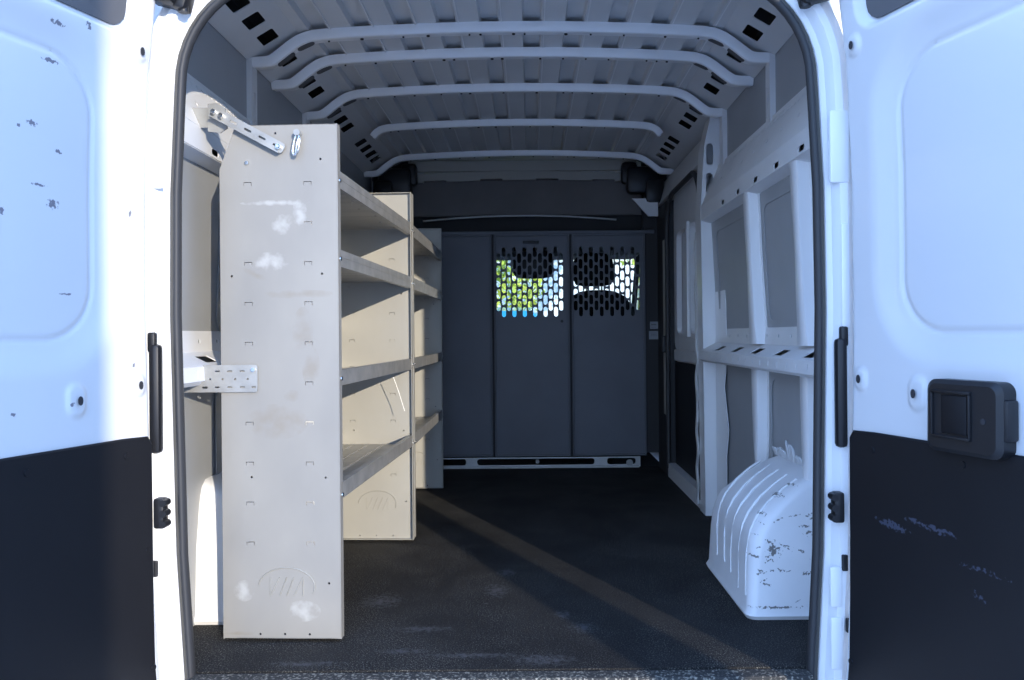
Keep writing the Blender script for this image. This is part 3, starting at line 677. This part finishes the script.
# ------------------------------------------------------------------ shelving units
def shelf_unit(y0, Lb, label, near):
    X0, X1 = -.792, -.463; xc = (X0 + X1) / 2
    u = empty('shelving_unit', (xc, y0, 0), label, 'shelving unit', 'metal shelving along the left wall')
    W = X1 - X0; H = 1.424
    def R(name, b_, mat, par=u, **kw):
        o = obj(name, b_, mat, par, **kw)
        if par is u: o.location = -Vector(u.location)
        return o
    def endp(y, face, name='end_panel'):
        ol = [(X0, .012), (X1, .012), (X1, H), (X0 + .045, H), (X0, H - .12)]
        hs = []
        zs = [.84 + (335 - v) / PX * 2.13 for v in (181, 221, 261, 301, 341, 381, 421, 461, 501, 541)]
        for i, z in enumerate(zs):
            for x in (X0 + .078, X0 + .245):
                if i == 1 and x < X0 + .1: continue
                # punched tab: an inverted U of thin slots
                hs.append([(x - .011, z + .004), (x + .011, z + .004), (x + .011, z - .006), (x + .0096, z - .006), (x + .0096, z + .0022), (x - .0096, z + .0022), (x - .0096, z - .006), (x - .011, z - .006)])
        for (px, py) in ((277, 131), (322.5, 157.5), (231.5, 273.5), (323, 272), (250, 475), (325, 475.5), (327.5, 581), (257.5, 632), (282.5, 632), (307.5, 632)):
            hs.append(circ(.06 + (px - 530) / PX * 2.13, .84 + (335 - py) / PX * 2.13, .0034, 8))
        b_ = bmesh.new(); plate(b_, ol, hs, (0, y, 0), (1, 0, 0), (0, 0, 1), -.002)
        # return flanges running front and back
        box(b_, (X1 - .001, y + .012 * face, (H + .012) / 2), (.002, .026, H - .012)); box(b_, (X0 + .001, y + .012 * face, (H - .11) / 2), (.002, .026, H - .13)); box(b_, (xc + .02, y + .010 * face, .013), (W - .04, .02, .002))
        box(b_, (xc + .02, y + .010 * face, H - .001), (W - .05, .02, .002))
        # embossed oval
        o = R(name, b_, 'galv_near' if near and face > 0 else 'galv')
        b_ = bmesh.new(); cx, cz = X0 + .178, .155; yy = y - .0015
        tube(b_, [(cx + .078 * math.cos(a), yy, cz + .052 * math.sin(a)) for a in [math.radians(-20 + 6.2 * k) for k in range(33)]], .0014, 6)
        for (x0_, x1_) in ((-.045, -.045), (-.045, -.02), (-.02, .0), (.0, .02), (.02, .045), (.045, .045)):
            tube(b_, [(cx + x0_, yy, cz - .025), (cx + (x0_ + x1_) / 2, yy, cz), (cx + x1_, yy, cz + .025)], .0012, 6)
        obj('embossed_emblem', b_, 'galv', o, smooth=60)
        for z in (1.27, 1.055, .725, .405): 
            b_ = bmesh.new(); cyl(b_, (X1 - .0, y + .012 * face, z), (X1 + .005, y + .012 * face, z), .006, 10)
            obj('panel_bolt', b_, 'chrome', o, smooth=40)
        return o
    p1 = endp(y0, 1); endp(y0 + Lb, -1)
    ya, yb = y0 + .004, y0 + Lb - .004; yc = (ya + yb) / 2
    for z, lipz0, lipz1, in ((1.278, 1.251, 1.299), (1.062, 1.034, 1.081), (.712, .705, .748), (.398, .392, .437)):
        b_ = bmesh.new()
        sx0 = X0 + .02
        box(b_, ((sx0 + X1) / 2, yc, z), (X1 - sx0, yb - ya, .0025))
        box(b_, (X1 - .002, yc, (lipz0 + lipz1) / 2), (.0025, yb - ya, lipz1 - lipz0)); box(b_, (X1 - .010, yc, lipz1 - .001), (.016, yb - ya, .002)); 
        box(b_, (X1 - .010, yc, lipz0 + .001), (.016, yb - ya, .002)); box(b_, (sx0, yc, z + .02), (.0025, yb - ya, .055))
        for k in range(1, 5): box(b_, (sx0 + (X1 - sx0) * k / 5, yc, z + .002), (.012, yb - ya - .02, .004), .001)      # pressed ribs of the shelf
        sh = R('shelf', b_, 'galv2')
        for k in range(7):
            b_ = bmesh.new(); y = ya + .06 + k * (yb - ya - .12) / 6; cyl(b_, (X1 - .06 - .02 * (k % 2), y, z - .0012), (X1 - .06 - .02 * (k % 2), y, z - .0045), .004, 8); obj('shelf_rivet', b_, 'chrome', sh, smooth=40)
    b_ = bmesh.new()
    box(b_, (X0 + .022, yc, .9), (.002, yb - ya, .05)); box(b_, (X0 + .022, yc, 1.33), (.002, yb - ya, .05)); R('back_strip', b_, 'galv2')
    if near:
        # lower flat bracket from the panel to the wall
        b_ = bmesh.new(); x0_, x1_ = -.93, -.688; z0, z1 = .690, .765
        hs = [rrect(x, z, .014, .004, .0018) for z in (.704, .748) for x in (-.80, -.765, -.73)] + [circ(x, .726, .003, 8) for x in (-.82, -.785, -.75, -.715)] + [rrect(-.835, .703, .016, .006, .003), rrect(-.698, .704, .012, .004, .0018)]
        plate(b_, rrect((x0_ + x1_) / 2, (z0 + z1) / 2, x1_ - x0_, z1 - z0, .006), hs, (0, y0 - .008, 0), (1, 0, 0), (0, 0, 1), -.003); wb = R('wall_bracket', b_, 'zinc')
        b_ = bmesh.new(); cyl(b_, (-.697, y0 - .008, .752), (-.697, y0 - .018, .752), .006, 6); obj('bracket_bolt', b_, 'chrome', wb)
        # upper slotted strap and its wall clip
        b_ = bmesh.new(); a = V3((-.935, y0 + .12, 1.475)); a = V3((-.800, y0 - .012, 1.458)); c = V3((-.618, y0 - .010, 1.358)); d = c - a; L = d.length; d.normalize(); up = V3((0, -1, 0)).cross(d) * -1
        # strap: the flange sheet is seen face on
        Uv = d; Vv = V3((d.z * -1, 0, d.x)) * 1
        plate(b_, rrect(L / 2, 0, L + .02, .030, .010), [rrect(.06 + .045 * k, 0, .022, .006, .0028) for k in range(4)], a, Uv, Vv, -.003)
        plate(b_, [(-.005, -.013), (L + .005, -.013), (L + .005, -.0158), (-.005, -.0158)], [], a + V3((0, .0, 0)), Uv, Vv, .014)
        strap = R('diagonal_strap', b_, 'zinc')
        for t in (.0, .024, L - .004):
            b_ = bmesh.new(); p = a + d * t; cyl(b_, p, p - V3((0, .011, 0)), .0075, 6); cyl(b_, p - V3((0, .011, 0)), p - V3((0, .014, 0)), .006, 12, .004); obj('strap_bolt', b_, 'chrome', strap, smooth=40)
        b_ = bmesh.new()
        plate(b_, [(-.825, 1.410), (-.790, 1.405), (-.770, 1.418), (-.776, 1.474), (-.80, 1.488), (-.825, 1.486)], [], (0, y0 + .002, 0), (1, 0, 0), (0, 0, 1), -.004); box(b_, (-.870, y0 + .01, 1.450), (.10, .004, .055)); 
        R('wall_clip', b_, 'zinc')
        b_ = bmesh.new(); p = V3((-.715, y0, 1.32)); cyl(b_, p, p - V3((0, .006, 0)), .007, 14, .005); R('round_bolt', b_, 'chrome', smooth=40)
    else:
        pass
    if near: u.rotation_euler.z = math.radians(-2.4)
    else: u.location.x += .044
    return u
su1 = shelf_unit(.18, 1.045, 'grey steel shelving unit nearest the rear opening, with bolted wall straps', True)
su2 = shelf_unit(1.236, 1.045, 'grey steel shelving unit standing deeper in, against the dark partition', False)
# carabiner hanging from the near panel
bm = bmesh.new()
loop = [(.0, .0), (.006, -.006), (.008, -.02), (.007, -.042), (.002, -.054), (-.004, -.056), (-.008, -.046), (-.007, -.02), (-.004, -.004)]
sm = []
for i in range(len(loop)):
    a, c = loop[i], loop[(i + 1) % len(loop)]
    for k in range(3): sm.append((a[0] + (c[0] - a[0]) * k / 3, a[1] + (c[1] - a[1]) * k / 3))
sm.append(sm[0])
cb = empty('carabiner', (-.569, .165, 1.392), 'small steel snap hook hanging from a bolt high on the near shelf panel', 'hook')
tube(bm, [(x + z * .12, -.004, z) for x, z in sm], .0042, 8); obj('hook_loop', bm, 'chrome', cb, smooth=60)
bm = bmesh.new(); tube(bm, [(.006, -.010, -.006), (.002, -.016, -.03), (-.004, -.010, -.058)], .0035, 8); obj('hook_gate', bm, 'chrome', cb, smooth=60)
bm = bmesh.new(); cyl(bm, (0, .013, .004), (0, -.012, .004), .009, 14); obj('hook_bolt', bm, 'zinc', cb, smooth=40)
# loose bright wire against the divider
cb2 = bmesh.new(); pts = [(.06 + (x - 530) / PX * D, D - 1.95, .84 + (335 - y) / PX * D) for x, y, D in ((393, 376, 3.02), (398, 390, 3.03), (401, 400, 3.04), (404, 410, 3.04))]
tube(cb2, pts, .0016, 6); wi = obj('loose_wire', cb2, 'scratch', smooth=60)
wi['label'] = 'thin pale wire dangling under the third shelf before the divider'; wi['category'] = 'wire'

# ------------------------------------------------------------------ cab: seat, mirror, dash, windshield
bm = bmesh.new(); box(bm, (0, 4.2, 1.86), (1.9, 2.3, .03)); box(bm, (0, 4.25, 1.64), (1.86, .4, .37), .03); obj('cab_headliner', bm, 'headliner', wf)
st = empty('passenger_seat', (.56, 3.75, 0), 'black cab seat with headrest seen through the right perforated window', 'seat')
bm = bmesh.new()
def loft(b_, secs, n=24, pw=2.6):
    rings = []
    for (cx, cy, cz, rx, ry) in secs:
        rg = []
        for k in range(n):
            a = 2 * math.pi * k / n; ca, sa = math.cos(a), math.sin(a)
            rg.append(b_.verts.new((cx + rx * math.copysign(abs(ca) ** (2 / pw), ca), cy + ry * math.copysign(abs(sa) ** (2 / pw), sa), cz)))
        rings.append(rg)
    for r, q in zip(rings, rings[1:]):
        for j in range(n): b_.faces.new((r[j], r[(j + 1) % n], q[(j + 1) % n], q[j]))
    b_.faces.new(rings[0]); b_.faces.new(rings[-1])
loft(bm, [(0, -.02, .5, .26, .08), (0, 0, .7, .27, .09), (0, .0, .95, .265, .08), (0, .0, 1.06, .245, .07), (0, 0, 1.12, .20, .06), (0, 0, 1.155, .13, .04), (0, 0, 1.165, .06, .02)]); obj('seat_back', bm, 'seat', st, smooth=60)
bm = bmesh.new(); loft(bm, [(-.03, 0, 1.195, .08, .03), (-.03, 0, 1.205, .13, .045), (-.03, 0, 1.25, .152, .055), (-.03, 0, 1.33, .158, .055), (-.03, 0, 1.39, .14, .05), (-.03, 0, 1.43, .10, .04), (-.03, 0, 1.44, .05, .02)]); obj('headrest', bm, 'seat', st, smooth=60)
for x in (-.08, .03):
    bm = bmesh.new(); cyl(bm, (x, 0, 1.12), (x, 0, 1.24), .007, 10); obj('headrest_rod', bm, 'zinc', st, smooth=40)
bm = bmesh.new(); box(bm, (0, .14, .42), (.50, .38, .16), .05); box(bm, (0, .14, .18), (.44, .34, .34), .02); obj('seat_cushion', bm, 'seat', st, smooth=50)
mr_ = empty('cab_mirror', (.085, 3.75, 1.45), 'black rounded cab mirror blocking the upper middle of the left perforated window', 'mirror')
bm = bmesh.new(); loft(bm, [(0, 0, -.195, .08, .02), (0, 0, -.185, .125, .03), (0, 0, -.15, .148, .04), (0, 0, -.06, .155, .04), (0, 0, .0, .15, .04)]); obj('mirror_body', bm, 'black', mr_, smooth=60)
bm = bmesh.new(); cyl(bm, (0, 0, -.01), (0, .05, .12), .015, 12); obj('mirror_stem', bm, 'black', mr_, smooth=40)
bm = bmesh.new()
box(bm, (0, 4.40, .80), (1.84, .44, .36), .05); box(bm, (0, 4.44, .35), (1.84, .34, .7), .04); box(bm, (-.45, 4.3, .93), (.4, .2, .10), .04)
da = obj('dashboard', bm, 'dark', smooth=40); da['label'] = 'dark dashboard across the cab beyond the perforated partition'; da['category'] = 'dashboard'
bm = bmesh.new()
plate(bm, [(-.98, -.1), (.98, -.1), (.98, 1.28), (-.98, 1.28)], [rrect(0, .58, 1.88, 1.1, .10)], (0, 4.95, .80), (1, 0, 0), V3((0, -.55, .83)).normalized(), .03)
box(bm, (0, 5.05, .3), (1.96, .06, 1.2), .03); obj('windshield_frame', bm, 'dark', wf)
bm = bmesh.new(); plate(bm, rrect(0, .58, 1.90, 1.14, .10), [], (0, 4.94, .80), (1, 0, 0), V3((0, -.55, .83)).normalized(), .004)
w1 = obj('window_1', bm, 'glass', kind='structure')
for s, nm in ((1, 'window_2'), (-1, 'window_3')):
    bm = bmesh.new(); plate(bm, rrect(4.25, 1.15, .92, .57, .1), [], (s * .988, 0, 0), (0, 1, 0), (0, 0, 1), .004); obj(nm, bm, 'glass', kind='structure')

# ------------------------------------------------------------------ outside
bm = bmesh.new(); plate(bm, [(-40, -40), (40, -40), (40, 60), (-40, 60)], [], (0, 0, -.62), (1, 0, 0), (0, 1, 0), -.05); gr = obj('concrete_ground', bm, 'asphalt', kind='structure')
# blue car beyond the windshield
car = empty('car', (-.55, 9.0, -.62), 'bright blue car parked beyond the windshield, glimpsed through the lowest holes', 'car')
bm = bmesh.new()
def carshell(b_, secs):
    rings = []
    for (y, zb, zt, hw, hr) in secs:
        pr = [(-hw, zb), (-hw * 1.0, zb + (zt - zb) * .5), (-hw * .93, zt - .08), (-hr, zt), (hr, zt), (hw * .93, zt - .08), (hw, zb + (zt - zb) * .5), (hw, zb)]
        rings.append([b_.verts.new((x, y, z)) for x, z in pr])
    for r, q in zip(rings, rings[1:]):
        for j in range(8): b_.faces.new((r[j], r[(j + 1) % 8], q[(j + 1) % 8], q[j]))
    b_.faces.new(rings[0]); b_.faces.new(rings[-1])
carshell(bm, [(0, .35, 1.0, .85, .7), (.1, .25, 1.12, .93, .80), (1.0, .22, 1.15, .95, .82), (3.2, .22, 1.12, .95, .82), (4.2, .25, 1.05, .93, .78), (4.5, .35, .85, .82, .65)]); obj('car_body', bm, 'carpaint', car, smooth=40)
bm = bmesh.new(); carshell(bm, [(.25, 1.10, 1.2, .80, .7), (.55, 1.1, 1.82, .78, .62), (1.4, 1.1, 1.90, .80, .66), (2.4, 1.1, 1.86, .80, .64), (3.3, 1.1, 1.2, .78, .7)]); obj('car_roof', bm, 'carpaint', car, smooth=40)
bm = bmesh.new(); plate(bm, rrect(0, .30, 1.15, .42, .08), [], (0, .262, 1.16), (1, 0, 0), V3((0, .40, .92)).normalized(), .01); obj('rear_glass', bm, 'carglass', car)
for sx in (-1, 1):
    for y in (.85, 3.6):
        bm = bmesh.new(); cyl(bm, (sx * .76, y, .34), (sx * .96, y, .34), .34, 28); w_ = obj('wheel', bm, 'rubber', car, smooth=40)
        bm = bmesh.new(); cyl(bm, (sx * .95, y, .34), (sx * .97, y, .34), .2, 20); obj('wheel_rim', bm, 'zinc', w_, smooth=40)
    bm = bmesh.new(); box(bm, (sx * .78, .03, .88), (.16, .08, .22), .03); obj('tail_light', bm, 'tail' if 'tail' in M else 'carglass', car)
# trees
def tree(x, y, h, r, label, seed, mid=.58, ext=.42):
    t = empty('tree', (x, y, -.62), label, 'tree', 'trees beyond the windshield'); rr = random.Random(seed)
    b_ = bmesh.new(); tube(b_, [(0, 0, 0), (.05, 0, h * .3), (-.03, .05, h * .55), (.05, 0, h * .75)], .12, 8)
    for k in range(5): a = rr.uniform(0, 6.28); tube(b_, [(0, 0, h * (.3 + .06 * k)), (math.cos(a) * r * .5, math.sin(a) * r * .5, h * (.45 + .08 * k))], .04, 6)
    obj('trunk', b_, 'bark', t, smooth=60)
    b_ = bmesh.new()
    for k in range(3800):
        a = rr.uniform(0, 6.28); c = rr.uniform(-1, 1); q = rr.uniform(.55, 1) ** .6 * r; sn = math.sqrt(1 - c * c)
        p = V3((q * sn * math.cos(a), q * sn * math.sin(a), h * mid + c * q * h * ext / r)); L = rr.uniform(.07, .14)
        d = V3((rr.uniform(-1, 1), rr.uniform(-1, 1), rr.uniform(-1, 1))).normalized(); e_ = d.cross(V3((rr.uniform(-1, 1), rr.uniform(-1, 1), 1))).normalized()
        v = [b_.verts.new(p - d * L), b_.verts.new(p + e_ * L * .45), b_.verts.new(p + d * L), b_.verts.new(p - e_ * L * .45)]; b_.faces.new(v)
    obj('foliage', b_, 'leaf', t)
tree(-1.5, 15, 4.6, 1.9, 'yellow green leafy tree seen through the left perforated window', 1)
tree(-6.0, 17, 5.0, 2.1, 'yellow green leafy tree farthest left beyond the windshield', 2)
tree(3.4, 20, 9.0, 1.9, 'green tree seen at the upper right of the right perforated window', 3, .62, .25)
# white building
bd = empty('building', (3, 28, -.62), 'sunlit white building far beyond the windshield', 'building')
bm = bmesh.new(); box(bm, (0, 3, 2.2), (22, 6, 4.4), .02); obj('wall', bm, 'stucco', bd)
for k in range(4):
    bm = bmesh.new(); box(bm, ((-9.5, -7.5, 7.5, 9.5)[k], -.02, 2.6), (1.4, .08, 1.3), .02); obj('window', bm, 'carglass', bd)
bm = bmesh.new(); box(bm, (0, 3, 4.5), (22.4, 6.4, .2), .03); obj('roof', bm, 'bare', bd)

# unseen pier and post added behind the camera to shade left door and floor
bm = bmesh.new(); box(bm, (1.745, -6.1, 1.35), (.72, .3, 3.94), .02); obj('wall_shade_blocker', bm, 'blocker_tan', kind='structure')
bm = bmesh.new(); post = empty('added_shade_post', (2.52, -4.0, -.62), 'tapered post added unseen behind the camera to cast the floor shadow band', 'post')
cyl(bm, (0, 0, 0), (0, 0, 1.35), .12, 20, .115); cyl(bm, (0, 0, 1.35), (0, 0, 2.1), .115, 20, .06); obj('shade_post_shaft', bm, 'blocker_tan', post, smooth=40)
# ------------------------------------------------------------------ light
def sun():
    l = bpy.data.lights.new('sun', 'SUN'); l.energy = 4.8; l.angle = math.radians(.4); l.color = (1., .89, .73)
    o = bpy.data.objects.new('sun', l); C.objects.link(o)
    d = V3((-.52, 1, -.228)).normalized(); o.rotation_euler = d.to_track_quat('-Z', 'Y').to_euler(); return o
sun()
w = bpy.data.worlds.new('sky'); bpy.context.scene.world = w; w.use_nodes = True; nt = w.node_tree
bg = nt.nodes['Background']; tc = nt.nodes.new('ShaderNodeTexCoord'); sp = nt.nodes.new('ShaderNodeSeparateXYZ'); nt.links.new(tc.outputs['Generated'], sp.inputs[0])
cr = nt.nodes.new('ShaderNodeValToRGB'); nt.links.new(sp.outputs['Z'], cr.inputs[0])
cr.color_ramp.elements[0].position = 0.; cr.color_ramp.elements[0].color = (.48, .68, 1.0, 1)
cr.color_ramp.elements[1].position = .7; cr.color_ramp.elements[1].color = (.24, .44, .92, 1)
nt.links.new(cr.outputs[0], bg.inputs[0]); bg.inputs[1].default_value = 3.2
s = bpy.context.scene
s.view_settings.view_transform = 'Standard'; s.view_settings.look = 'None'; s.view_settings.gamma = 1; s.view_settings.use_curve_mapping = False
s.view_settings.exposure = 0.
